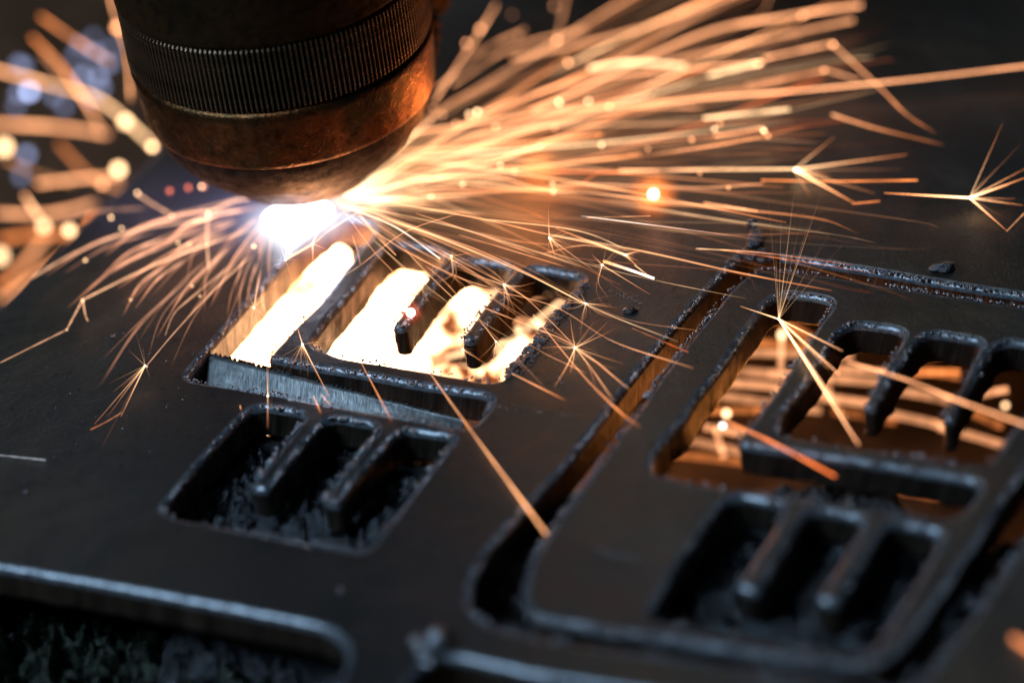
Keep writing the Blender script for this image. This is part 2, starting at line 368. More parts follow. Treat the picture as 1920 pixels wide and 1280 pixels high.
# loose grains of spatter over the sheet
it = []
for k in range(420):
    x, y = random.uniform(0, 1920), random.uniform(380, 1270)
    if random.random() < .5: x = random.uniform(0, 420); y = random.uniform(600, 900)
    p = at(x, y); r = random.uniform(.0004, .0013)
    P1 = np.array([[p.x, p.y]])
    if any(inside(P1, c[0])[0] for c in (cS1, cO1, cH1, cRO, cN1, cN2)): continue
    it.append(((p.x, p.y, r*.4), r, (1, 1, .7)))
blobs('loose_grains', it, M_BEAD, sheet, .3, base=I1)

# nameable lumps lying on the sheet
def lump_obj(name, items, mat, label, cat, **k):
    o = blobs(name, items, mat, None, kind_=None, **k); tag(o, label, cat); return o
def L(x, y, r, sq=(1, 1, .7), dz=0): p = at(x, y); return ((p.x, p.y, r*sq[2]*.7+dz), r, sq)
lump_obj('slag_clump', [L(1418, 462, .016, (1, .9, 1.2)), L(1396, 478, .011), L(1432, 478, .011), L(1382, 486, .008), L(1408, 486, .010), L(1446, 484, .008), L(1412, 446, .010, (1, 1, 1), .022), L(1368, 492, .006), L(1428, 492, .009)], M_CLUMP,
         'knobbly black slag clump at the upper left corner of the cut tag', 'slag clump', lump=.55, base=I3)
lump_obj('slag_blob', [L(1768, 508, .015, (1.25, .8, .6)), L(1750, 506, .008, (.8, 1, .7))], M_CLUMP, 'flat black slag blob lying behind the top kerf of the tag', 'slag blob', lump=.5, base=I3)
lump_obj('metal_chip', [L(1180, 586, .009, (1.4, .7, .7)), L(1190, 583, .006)], M_CLUMP, 'small jagged metal chip between the glowing opening and the kerf', 'metal chip', lump=.6, base=I2)
lump_obj('metal_bead', [L(640, 1108, .006, (1, 1, .6))], M_BEAD, 'single round metal bead on bare sheet at the bottom, between two openings', 'metal bead', lump=.1, base=I2)
lump_obj('spatter_lumps', [L(822, 1208, .019, (1, 1, .9)), L(795, 1222, .012), L(806, 1246, .012, (1.2, 1, .7)), L(780, 1206, .009)], M_BEAD, 'shiny blurred lumps of spatter at the corner of the nearest opening', 'spatter lump', lump=.14, base=I3)
for (x, y, r, lb) in ((212, 632, .004, 'tiny bright metal bead under the left spark fan'), (48, 924, .0035, 'tiny grey bead at the left frame edge, above the big near opening')):
    lump_obj('metal_bead', [L(x, y, r)], M_BEAD, lb, 'metal bead', lump=.3)

# rows of stamped marking dots on the sheet
def dots(pxs, n, r=.0010):
    it = []
    for k in range(n):
        t = random.random(); a = pxs[0]; b = pxs[1]
        p = at(a[0]+(b[0]-a[0])*t+random.gauss(0, 3), a[1]+(b[1]-a[1])*t+random.gauss(0, 3.2)); it.append(((p.x, p.y, .0004), random.uniform(.5, 1.3)*r, (1.2, .8, .5)))
    return it
blobs('marking_dots', dots(((1135, 540), (1200, 570)), 70)+dots(((1060, 605), (1190, 660)), 110)+dots(((930, 762), (1090, 780)), 90)+dots(((1045, 700), (1055, 730)), 40), M_BEAD, sheet, .3, base=I1)
blobs('marking_dots', dots(((1090, 1022), (1215, 1050)), 70, .0014), M_BEAD, plate, .3, base=I1)

# ------------------------------------------------------------------ fallen offcut bar in the foot of the glowing letter
def bar():
    a0, a1 = at(392, 662, -.010), at(868, 786, -.040)      # back top edge, left to right
    b0, b1 = at(384, 742, -.052), at(868, 828, -.075)     # front edge
    th = Vector((0, .012, -.045)); n = 90; m = 8; V = []; U = []; Fs = []
    L_ = (a1-a0).length
    for i in range(n+1):
        t = i/n
        for j in range(m+1):
            u = j/m; p = a0.lerp(a1, t).lerp(b0.lerp(b1, t), u)
            e = noise.noise(Vector((t*70, u*2, 0)))*.0012+noise.noise(Vector((t*24, u*1.5, 5)))*.0016
            if j == 0: e += max(0, noise.noise(Vector((t*55, 3, 8))))*.004
            V.append(p+Vector((0, -.5, .8))*e); U.append((t*L_, u*.05))
    for i in range(n):
        for j in range(m):
            a = i*(m+1)+j; Fs.append((a, a+1, a+m+2, a+m+1))
    nb = len(V)
    for i in range(n+1):
        t = i/n
        V += [a0.lerp(a1, t)+th, b0.lerp(b1, t)+th]; U += [(t, .2), (t, .3)]
    for i in range(n):
        a, b = i*(m+1), (i+1)*(m+1); c, d = nb+2*i, nb+2*(i+1)
        Fs += [(a, b, d, c), (a+m, c+1, d+1, b+m), (c, d, d+1, c+1)]
    Fs += [tuple(range(0, m+1))+(nb+1, nb), tuple(reversed(range(n*(m+1), (n+1)*(m+1))))+(nb+2*n, nb+2*n+1)]
    t = NT('bare_cut_steel'); lag = t.coord('UV', (150, 8, 1)); br = t.coord('UV', (20, 30, 1))
    x = t.noise(lag, 1, 4, .65); y = t.noise(br, 1, 5, .6)
    t.link(t.ramp(y, [(.3, (.16, .19, .21)), (.65, (.42, .46, .48))]), t.b.inputs['Base Color']); t.b.inputs['Metallic'].default_value = .7
    t.link(t.ramp(x, [(.3, .34), (.7, .55)]), t.b.inputs['Roughness']); t.link(t.bump(x, .7, .006, t.bump(y, .3, .005)), t.b.inputs['Normal'])
    o = mesh_obj('offcut_bar', V, Fs, t.m, None, uvs=U)
    tag(o, 'pale grey ribbed offcut bar fallen into the foot of the glowing opening', 'metal offcut')
    it = []
    for k in range(46):
        tt = random.random(); p = a0.lerp(a1, tt*.95)+Vector((0, 0, .002)); it.append((tuple(p), random.uniform(.0015, .0034), (1.2, 1, .8)))
    for k in range(12):
        tt = .03+.012*k*1.6; p = a0.lerp(a1, tt)+Vector((0, -.002, .003)); it.append((tuple(p), .0034, (1, 1, .8)))
    blobs('edge_dross', it, M_SLAG, o)
bar()

# ------------------------------------------------------------------ below the sheet
def heap(name, poly_px, h, mat, label, amp=.05, res=110, freq=16, zf=None):
    pts = [at(x, y, h) for x, y in poly_px]; xs = [p.x for p in pts]; ys = [p.y for p in pts]
    x0, x1, y0, y1 = min(xs), max(xs), min(ys), max(ys); nx = res; ny = max(8, int(res*(y1-y0)/(x1-x0)))
    V = []; Fs = []
    for j in range(ny+1):
        for i in range(nx+1):
            x = x0+(x1-x0)*i/nx; y = y0+(y1-y0)*j/ny
            e = noise.fractal(Vector((x*freq, y*freq, 0)), .75, 2.1, 7)+.16*noise.noise(Vector((x*70, y*70, 3)))
            rd = 1-abs(noise.noise(Vector((x*freq*1.7, y*freq*1.7, 4))))*2
            edge = min(i/nx, 1-i/nx, j/ny, 1-j/ny)*5; edge = min(1, edge)
            V.append((x, y, h+amp*(e*.7+rd*.5)-(1-edge)*.22+(zf(x, y) if zf else 0)))
    for j in range(ny):
        for i in range(nx): a = j*(nx+1)+i; Fs.append((a, a+1, a+nx+2, a+nx+1))
    o = mesh_obj(name, V, Fs, mat); tag(o, label, 'slag heap'); return o
M_WET = m_slag('glassy_slag', (.015, .017, .020), (.20, .22, .25), .06, .20, 60)
M_WET.node_tree.nodes['Principled BSDF'].inputs['Metallic'].default_value = .9
heap('slag_heap', [(330, 760), (900, 760), (760, 1130), (240, 1060)], -.088, M_WET, 'black glassy slag heap showing through the three-fingered opening at the left', .034, 330, 26)
heap('slag_heap', [(1240, 930), (1830, 990), (1660, 1330), (1130, 1230)], -.092, M_WET, 'black glassy slag heap showing through the three-fingered opening of the tag', .038, 300, 24)
heap('slag_heap', [(-350, 1000), (760, 1120), (720, 1480), (-300, 1440)], -.26, m_slag('greenish_slag', (.004, .006, .004), (.03, .045, .03), .06, .25, 40), 'dark green-flecked slag heap in the big near opening at the lower left', .07, 260, 17)
heap('slag_heap', [(860, 985), (1090, 985), (1100, 1290), (830, 1290)], -.10, M_WET, 'black slag packed in the near end of the long kerf', .035, 110, 24)  # slag in the kerf end, also raised to block lamp light
heap('slag_heap', [(1660, 1010), (2080, 920), (2000, 1330), (1600, 1330)], -.12, M_WET, 'slag added to block light below the kerf at the lower right corner of the tag', .03, 90, 20)  # heap added to keep orange light out of this kerf arm
heap('slag_heap', [(1400, 905), (1760, 955), (1700, 1010), (1380, 985)], -.10, M_SLAG, 'crusty slag ridge in the foot slot of the tag', .022, 150, 30)
fl = mesh_obj('slag_bed', [(-8, -6, -.85), (8, -6, -.85), (8, 12, -.85), (-8, 12, -.85)], [(0, 1, 2, 3)], m_slag('slag_bed_crust', (.05, .032, .02), (.22, .13, .075), .5, .8, 9)); fl['kind'] = 'structure'

def slat(a, b, label):  # slat added to keep jet and spark light off the fingered openings
    V = []; Fs = []; n = 160; d = (b-a); nn = Vector((-d.y, d.x, 0)).normalized()*.010
    for i in range(n+1):
        p = a.lerp(b, i/n); z = -.0625-.010*abs(noise.noise(Vector((i*.21, 2, 0))))-.006*abs(noise.noise(Vector((i*.9, 7, 0))))
        for q, zz in ((-1, -.84), (-1, z), (1, z-.004), (1, -.84)): V.append((p.x+nn.x*q, p.y+nn.y*q, zz))
    for i in range(n):
        for k in range(3): Fs.append((i*4+k, i*4+k+1, i*4+k+5, i*4+k+4))
    Fs += [(0, 1, 2, 3), (n*4+3, n*4+2, n*4+1, n*4)]
    o = mesh_obj('light_block_slat', V, Fs, M_SLAG, smooth=False); tag(o, label, 'light-blocking slat')
slat(at(150, 716, 0), at(2050, 1022, 0), 'slat added under the sheet to block light, crossing between the letters and the fingered openings')
# ------------------------------------------------------------------ torch
tb = at(587, 402, 0); UP = Vector((0, 0, 1))
TR = 283*unit(tb)*.985
tip_z = .098
root = empty('cutting_torch', (tb.x, tb.y, tip_z)); tag(root, 'heat-stained brass plasma cutting torch with knurled ring above the glowing cut', 'cutting torch')
def lathe(name, prof, mat, parent=root, n=160, amp=0.0):
    V = []; Fs = []
    for k, (r, z) in enumerate(prof):
        for i in range(n):
            a = 2*math.pi*i/n; q = r*(1+amp*noise.noise(Vector((math.cos(a)*6, math.sin(a)*6, z*30))))
            V.append((q*math.cos(a), q*math.sin(a), z))
    for k in range(len(prof)-1):
        for i in range(n):
            j = (i+1) % n; Fs.append((k*n+i, k*n+j, (k+1)*n+j, (k+1)*n+i))
    return mesh_obj(name, V, Fs, mat, parent)
MT1 = m_torch('stained_brass_dark', (.055, .034, .016), (.11, .055, .020), .8, (.5, .75))
MTR = m_torch('worn_knurl', (.40, .29, .19), (.58, .40, .24), .9, (.20, .38)); MTG = m_torch('dark_groove', (.010, .008, .006), (.02, .014, .01), .3, (.7, .9))  # groove material near black, for contrast with the ribs
MT2 = m_torch('stained_brass', (.13, .080, .034), (.40, .12, .035), .9, (.20, .44))
MT3 = m_torch('burnt_copper', (.13, .07, .05), (.09, .045, .03), .6, (.45, .7))
h1, h2 = .585*TR, 1.01*TR                     # shield top, collar top
lathe('shield_cap', [(.0, .012), (.10*TR, .010), (.12*TR, 0), (.45*TR, 0), (.50*TR, .006), (.53*TR, .016), (.66*TR, .17*TR), (.79*TR, .30*TR), (.875*TR, .42*TR), (.92*TR, .53*TR), (.93*TR, h1)], MT3, amp=.004)
lathe('retaining_collar', [(.925*TR, h1-.004), (.945*TR, h1), (.955*TR, h1+.008), (.985*TR, h2-.02), (.99*TR, h2-.006), (.965*TR, h2+.001), (.95*TR, h2+.001)], MT2, amp=.004)
h3 = h2+.46*TR
lathe('knurled_ring', [(.95*TR, h2), (.967*TR, h2+.002), (.967*TR, h3-.002), (.95*TR, h3)], MTG, n=240)
h4 = h3+1.9
lathe('barrel', [(.95*TR, h3), (.985*TR, h3+.001), (.995*TR, h3+.008), (.995*TR, h4), (.9*TR, h4+.05), (0, h4+.05)], MT1, amp=.003)
# ribs: one object each, sharing one mesh
rw = .0026; rh = h3-h2-.004
rv = []
for z, s_ in ((0, .55), (.005, 1), (rh-.005, 1), (rh, .55)):
    rv += [(0, -rw, z), (.0065*s_, -rw*.45, z), (.0065*s_, rw*.45, z), (0, rw, z)]
rf = [(3, 2, 1, 0), (12, 13, 14, 15)]
for k in range(3):
    for j in range(3): a = k*4+j; rf.append((a, a+1, a+5, a+4))
rib0 = mesh_obj('rib', rv, rf, MTR, root, smooth=False)
NR = 186
for k in range(NR):
    o = rib0 if k == 0 else rib0.copy()
    if k: C.objects.link(o); o.parent = root
    a = 2*math.pi*k/NR
    o.location = (math.cos(a)*.966*TR, math.sin(a)*.966*TR, h2+.002); o.rotation_euler = (0, 0, a)
# lumps of spatter stuck on the right of the torch
it = []
for (x, y, r) in ((822, -8, .026), (824, 12, .014), (812, 42, .014), (815, 66, .012), (810, 90, .012), (808, 112, .010)):
    d = depth(tb)+.05; p = CAM+ray(x, y)*d; it.append((tuple(p-root.location), r, (.8, .8, 1.2)))
blobs('burr', it, MT1, root, .5, base=I3)

# ------------------------------------------------------------------ sparks
TAN = (1.0, .41, .18); HOT = (1.0, .60, .30); ORG = (1.0, .28, .07); WHT = (1.0, .88, .78); RED = (1.0, .16, .03); BLU = (.55, .62, 1.0)
def tube(pts, rad, cols, name, mat=M_GLOW, parent=None, sides=6):
    V = []; Cc = []; Fs = []; n = len(pts)
    for i, p in enumerate(pts):
        a = pts[max(0, i-1)]; b = pts[min(n-1, i+1)]; t = (b-a).normalized()
        u = t.cross(Vector((0, 0, 1)));  u = u.normalized() if u.length > 1e-4 else Vector((1, 0, 0)); v = t.cross(u)
        for k in range(sides):
            g = 2*math.pi*k/sides; V.append(p+(u*math.cos(g)+v*math.sin(g))*rad[i]); Cc.append((*cols[i], 1))
    for i in range(n-1):
        for k in range(sides):
            j = (k+1) % sides; Fs.append((i*sides+k, i*sides+j, (i+1)*sides+j, (i+1)*sides+k))
    Fs += [tuple(range(sides))[::-1], tuple((n-1)*sides+k for k in range(sides))]
    o = mesh_obj(name, V, Fs, mat, parent, cols=Cc)
    return o
def smooth_path(P, n):
    # Catmull-Rom through P
    if len(P) == 2: return [P[0].lerp(P[1], i/(n-1)) for i in range(n)]
    out = []; Q = [P[0]*2-P[1]]+P+[P[-1]*2-P[-2]]; m = len(P)-1
    for i in range(n):
        t = i/(n-1)*m; k = min(int(t), m-1); t -= k; a, b, c, d = Q[k:k+4]
        out.append(.5*((2*b)+(c-a)*t+(2*a-5*b+4*c-d)*t*t+(3*b-a-3*c+d)*t**3))
    return out
def spark_pts(pts3, bright=.8, w=2.0, col=TAN, col2=None, fade=(0, 0), name='spark_trail', label=None, group=None, parent=None, taper=(1, 1), n=None, smooth=True):
    """pts3: world points. bright: how bright the trail looks after defocus; w: true width in photo pixels"""
    n = n or (14 if len(pts3) == 2 else 10*len(pts3))
    pts = smooth_path(pts3, n) if smooth else pts3; n = len(pts)
    rad = []; cols = []; col2 = col2 or col
    sd = random.random()*99
    for i, p in enumerate(pts):
        t = i/(n-1); ww = w*(taper[0]+(taper[1]-taper[0])*t); rad.append(.5*ww*unit(p))
        c = max(blur(p), w*.6); k = max(1.0, c/ww*.86)
        f = 1.0
        if fade[0] > 0: f *= min(1, (t+.03)/fade[0])
        if fade[1] > 0: f *= min(1, (1.03-t)/fade[1])
        f *= 1+.7*noise.noise(Vector((t*6, sd, 0)))+.35*noise.noise(Vector((t*19, sd, 3)))
        cc = [a+(b-a)*t for a, b in zip(col, col2)]
        cols.append([x*bright*k*f for x in cc])
    o = tube(pts, rad, cols, name, parent=parent)
    if label and not parent:
        if group in (GR, GL, GM):
            (x0, y0), (x1, y1) = to_px(pts[0]), to_px(pts[-1]); ln = math.hypot(x1-x0, y1-y0)
            where = ('reaching the top edge' if y1 < 60 else 'in its upper part' if y1 < 190 else 'in its middle' if y1 < 300 else 'in its lower part') if group == GR else \
                    ('nearest the torch' if y1 < 420 else 'in its middle' if y1 < 520 else 'in its lowest part') if group == GL else \
                    ('ending above the letter' if x1 < 850 else 'ending over the finger slots' if x1 < 1080 else 'ending beyond the letter')
            label = ('bright ' if bright > .4 else 'dim ' if bright < .2 else 'half-bright ')+('long ' if ln > 450 else 'short ' if ln < 220 else '')+label+', '+where
        tag(o, label, 'spark', group)
    return o
def P3(q):
    x, y, m, v = q
    return at(x, y, v) if m == 'h' else atb(x, y, v)
def H(x, y, h=.03): return at(x, y, h)
def B(x, y, c): return above(atb(x, y, c), x, y)
def U(x, y, c): return atb(x, y, c)
def droplet(p, r_px, bright, col, name='glowing_droplet', label=None, group=None):
    q, f = I2; r = r_px*unit(p); c = blur(p); k = max(1, ((c+2*r_px*.5)/(2*r_px))**2)
    o = mesh_obj(name, q*r+np.array(tuple(p)), f, M_GLOW, cols=[[*(x*bright*k for x in col), 1]]*len(q))
    if label: tag(o, label, 'spark', group)
    return o

# --- fan to the right of the torch
GR = 'spark trails fanning out right of the torch'; LR = 'spark trail in the fan right of the torch'
def dirpt(ox, oy, ang, r): return ox+math.cos(ang)*r, oy+math.sin(ang)*r
def fan_right(br, wd):
    u = random.random(); ang = R(-34+u*50) if random.random() < .65 else R(random.gauss(-9, 9))
    r0 = random.uniform(20, 560) if random.random() < .7 else random.uniform(0, 80); ln = random.uniform(260, 820)
    lim = 1050 if ang > R(-26) else 880
    r1 = min(r0+ln, random.uniform(.75, 1.0)*lim)
    if r1-r0 < 90: r0 = r1-160
    kink = random.gauss(0, .22) if random.random() < .3 else 0
    bend = random.gauss(0, .022); hh = random.uniform(.008, .06); ox, oy = 695+random.gauss(0, 30), 322+random.gauss(0, 40)
    pts = []
    for t in (0, .5, 1):
        x, y = dirpt(ox, oy, ang+bend*(t*t), r0+(r1-r0)*t); pts.append(H(x, y, hh+.02*t))
    if kink: x, y = dirpt(x, y, ang+kink, random.uniform(30, 110)); pts.append(H(x, y, hh+.02))
    near = max(0, 1-r0/350)
    return dict(pts3=pts, bright=br*(1+near*.1), w=wd, col=TAN if random.random() < .7 else HOT, col2=None if random.random() < .3 else ORG if random.random() < .7 else RED, fade=(.2, random.choice((.1, .5, .8))))
for k in range(72): spark_pts(**fan_right(random.choice((.05, .10, .20, .46)), random.uniform(2, 3.6)), label=LR, group=GR)
def join(objs, name, label):
    V, Fs, Cc = [], [], []; o = 0
    for ob in objs:
        me = ob.data; n = len(me.vertices); a = np.empty(n*3); me.vertices.foreach_get('co', a); V.append(a.reshape(-1, 3))
        c = np.empty(n*4, dtype=np.float32); me.color_attributes[0].data.foreach_get('color', c); Cc.append(c.reshape(-1, 4))
        Fs += [tuple(i+o for i in p.vertices) for p in me.polygons]; o += n
        bpy.data.objects.remove(ob); bpy.data.meshes.remove(me)
    r = mesh_obj(name, np.vstack(V), Fs, M_GLOW, cols=np.vstack(Cc)); tag(r, label, 'sparks', kind='stuff'); return r
join([spark_pts(**fan_right(random.choice((.03, .05, .07)), random.uniform(2, 4))) for k in range(70)], 'faint_sparks', 'countless faint spark trails filling the fan right of the torch')
# strong ones, placed one by one
def S(pts, bright, w, label, col=TAN, col2=None, **k): return spark_pts(pts, bright, w, col, col2, label=label, **k)
S([H(815, 190, .05), H(860, 120, .06), H(900, 60, .07), H(930, 10, .08)], .40, 4.5, 'steep broad spark trail climbing close beside the torch', TAN)
S([H(820, 165, .05), H(905, 95, .06), H(985, 55, .07)], .22, 5, 'pale spark trail bending away from the torch near the top')
S([H(850, 160, .05), H(960, 90, .05), H(1100, 55, .05)], .26, 5, 'upper pale spark trail leaving the torch side')
S([H(1040, 90, .05), H(1052, 40, .05), H(1065, -20, .05)], .16, 6, 'faint upright spark smear at the top edge above the fan')
S([H(1105, 128, .02), H(1190, 117, .02), H(1285, 124, .02)], 1.0, 7, 'short fat bright spark trail curving high above the sheet right of the torch', HOT)
S([H(1160, 320, .02), H(1330, 318, .02), H(1490, 317, .02)], .75, 3, 'long level spark trail running to a forked burst at the upper right', TAN, HOT)
S([H(700, 262, .03), H(1000, 215, .03), H(1320, 185, .03), H(1500, 170, .03), H(1720, 148, .03), H(1940, 122, .03)], .62, 4, 'longest spark trail, crossing to the right frame edge', TAN)
S([H(1000, 210, .03), H(1300, 70, .04), H(1470, 32, .04), H(1615, 10, .04)], .62, 6, 'thick spark trail climbing to the top edge of the photo', TAN)
S([H(1250, 115, .03), H(1430, 75, .03), H(1600, 38, .03)], .42, 6, 'pale thick spark trail just under the one climbing to the top edge')
S([H(960, 110, .03), H(1180, 60, .03), H(1400, -20, .03)], .42, 6, 'steepest broad spark trail in the right fan')
S([H(880, 220, .03), H(1100, 150, .03), H(1430, 118, .03)], .45, 4, 'spark trail ending at a bright stub below the thick climbing trails')
S([H(1330, 142, .03), H(1428, 118, .03)], .75, 6, 'bright thick stub of a spark trail above the longest trail', HOT)
S([H(1430, 110, .03), H(1560, 82, .03)], .5, 4, 'spark trail reaching the pale bokeh node at the upper right')
S([H(1562, 84, .04), H(1650, 165, .04), H(1700, 215, .04), H(1755, 250, .04)], .34, 3.5, 'spark trail falling from the pale node down across the longest trail', TAN, ORG, fade=(0, .5))
S([H(1400, 160, .03), H(1550, 132, .03)], .3, 4, 'faint spark trail ending in a small fork above the longest trail')
S([H(1550, 132, .03), H(1610, 150, .03)], .3, 4, 'short faint fork leg above the longest trail')
S([H(1560, 215, .03), H(1640, 240, .03), H(1770, 272, .03)], .5, 4, 'spark trail drifting down right below the longest trail', TAN, ORG, fade=(0, .7))
S([H(1320, 222, .03), H(1480, 205, .03)], .75, 5, 'bright thick spark trail just under the longest trail', HOT)
S([H(1340, 255, .03), H(1430, 240, .03)], .55, 4, 'spark trail with a glowing head under the bright thick one')
S([H(1428, 338, .03), H(1560, 340, .03), H(1720, 338, .03)], .62, 2.6, 'straight deep-orange spark trail passing below the forked burst', ORG)
S([H(1320, 380, .03), H(1420, 396, .03)], .65, 2.6, 'short level spark trail right of the glowing ball')
S([H(820, 330, .05), H(930, 332, .06), H(1020, 356, .06), H(1110, 362, .06), H(1250, 378, .05), H(1400, 392, .04)], .55, 3, 'wavy spark trail snaking beneath the right fan')
S([H(1030, 358, .05), H(1080, 345, .05), H(1300, 352, .04), H(1430, 345, .03)], .35, 3, 'faint spark trail level with the glowing ball')
S([H(1090, 405, .12), H(1300, 432, .1), H(1420, 448, .08)], .95, 2.0, 'thin white spark needle above the kerf corner', WHT, ORG, fade=(.1, .6))
S([H(1100, 408, .1), H(1220, 405, .1)], .5, 1.4, 'short thin spark over the white needle')
S([B(1030, 440, 5), B(1200, 470, 3), B(1380, 510, 2), B(1560, 545, 2)], 1.0, 3, 'sharp orange spark trail passing over the kerf corner to the tag', HOT, ORG, fade=(.1, .3))
S([B(1305, 466, 3), B(1430, 474, 2), B(1600, 497, 2)], .9, 2.4, 'red-ended spark trail skimming the slag clump', HOT, RED, fade=(.05, .5))
S([B(1350, 468, 3), B(1500, 490, 2), B(1640, 512, 2)], .6, 1.6, 'red spark thread beside the slag clump', ORG, RED, fade=(.05, .5))
S([B(1132, 490, 2), B(1175, 504, 1), B(1226, 522, 0)], 2.2, 5, 'short glaring orange spark streak with a white head', ORG, WHT)
S([B(1190, 497, 2), B(1220, 520, 1)], .9, 2.5, 'spark stub beside the glaring streak', HOT)
S([B(640, 385, 4), B(740, 425, 3), B(825, 485, 1)], 1.2, 3, 'white spark needle pointing at the second finger slot', HOT, WHT)
S([B(655, 375, 6), B(700, 435, 4), B(742, 478, 2)], .9, 3, 'spark trail dropping from the arc onto the bridge', TAN)
S([B(800, 690, 0), B(860, 775, -5), B(940, 885, -12), B(1024, 1000, -21)], .62, 3.2, 'wide sharp-edged orange spark stick crossing the sheet in front of the left opening', TAN, (1, .42, .17))
S([B(1592, 672, 18), B(1700, 722, 18), B(1800, 765, 20), B(1925, 815, 22)], .60, 4, 'broad orange spark band crossing over the tag fingers', TAN) if False else None
S([B(1590, 678, -12), B(1700, 712, -14), B(1800, 752, -18), B(1935, 800, -22)], .62, 4, 'broad orange spark band crossing over the tag fingers', TAN)
S([B(1362, 790, -4), B(1440, 825, -8), B(1565, 892, -13)], .55, 4, 'red-orange spark band over the foot slot of the tag', (1, .30, .10), (1, .20, .045))
S([B(1900, 1195, -22), B(1950, 1230, -24)], .5, 12, 'blurred orange spark head at the lower right frame edge', (1, .3, .1))
S([B(1185, 615, 0), B(1290, 660, 0)], .35, 1.4, 'red spark thread crossing the orange-lit kerf', ORG, RED)
S([B(1000, 590, 3), B(1090, 700, 0), B(1160, 770, -3), B(1200, 800, -4)], .6, 2.8, 'thin orange spark trail ending near the kerf', TAN, ORG, fade=(0, .4))
S([H(0, 853, .004), H(85, 862, .004)], .30, 2, 'pale scratch-like spark glint at the left frame edge', (.6, .65, .75))
GM = 'fine sharp spark trails between the arc and the kerf'; LM = 'sharp spark trail right of the arc'
for (p, b, ww) in (
    ([(680, 370), (900, 410), (1030, 440), (1200, 475)], .75, 3.2), ([(690, 390), (850, 425), (1000, 470), (1090, 500)], .55, 3.4), ([(900, 410), (1080, 432), (1180, 470)], .6, 3),
    ([(700, 400), (860, 460), (1000, 520), (1130, 585), (1270, 640)], .75, 2.4), ([(720, 410), (900, 470), (1050, 545), (1095, 570)], .6, 2.6), ([(650, 400), (760, 470), (860, 520), (940, 545)], .6, 3),
    ([(840, 480), (960, 540), (1030, 600), (1090, 665), (1150, 750)], .6, 2.2), ([(905, 540), (1040, 575), (1150, 640), (1300, 690)], .6, 1.8), ([(700, 450), (780, 520), (850, 575)], .5, 2.2),
    ([(760, 470), (830, 540), (900, 600), (985, 650)], .45, 1.6), ([(735, 440), (800, 510), (850, 560)], .4, 2), ([(640, 390), (700, 470), (745, 520), (795, 600)], .5, 2.2),
    ([(860, 440), (960, 470), (1060, 500)], .5, 2.6), ([(780, 400), (900, 440), (1010, 480)], .55, 3), ([(890, 570), (990, 610), (1080, 650), (1180, 730)], .7, 2.6), ([(1025, 470), (1120, 500), (1250, 530), (1400, 560)], .5, 1.3),
    ([(1080, 560), (1180, 600), (1310, 620)], .4, 1.2), ([(930, 590), (1000, 650), (1100, 700)], .4, 1.3), ([(1020, 475), (1100, 460), (1190, 480)], .5, 1.3),
    ([(620, 420), (640, 400), (660, 395)], .6, 2.5), ([(540, 480), (586, 458), (620, 430), (700, 380)], .6, 3), ([(676, 497), (760, 435), (860, 400)], .6, 2.2), ([(676, 497), (640, 520), (600, 540), (540, 590)], .5, 2), ([(660, 440), (670, 470), (676, 497)], .6, 2.2)):
    c0 = random.uniform(0, 4); spark_pts([B(x, y, max(-1, c0*(640-y)/200)) for x, y in p], b, ww, TAN if random.random() < .6 else HOT, None, (.1, .2), label=LM, group=GM)
for k in range(26):
    ang = R(random.uniform(6, 42)); r0 = random.uniform(20, 330); r1 = r0+random.uniform(60, 340)
    bend = random.gauss(0, .04)
    pts = []
    for t in (0, .5, 1):
        x, y = dirpt(640, 375, ang+bend*t*t, r0+(r1-r0)*t); pts.append(B(x, y, max(0, (600-y)*.028)+random.uniform(0, 1)))
    spark_pts(pts, random.choice((.2, .35, .5)), random.uniform(1.6, 3), TAN, None, (.15, .3), label=LM, group=GM)
GFL = 'hot short sparks at the root of the right fan'
for k in range(34):
    a = R(random.uniform(-52, 22)); x0, y0 = 640+random.gauss(0, 16), 375+random.gauss(0, 8); l0 = random.uniform(0, 60); l1 = l0+random.uniform(60, 260)
    spark_pts([H(*dirpt(x0, y0, a, l0), .03), H(*dirpt(x0, y0, a+random.gauss(0, .03), l1), .05)], random.choice((.2, .35, .6)), random.uniform(2, 4), HOT, TAN, (.05, .5), label='hot short spark streaming from the arc along the torch tip', group=GFL)
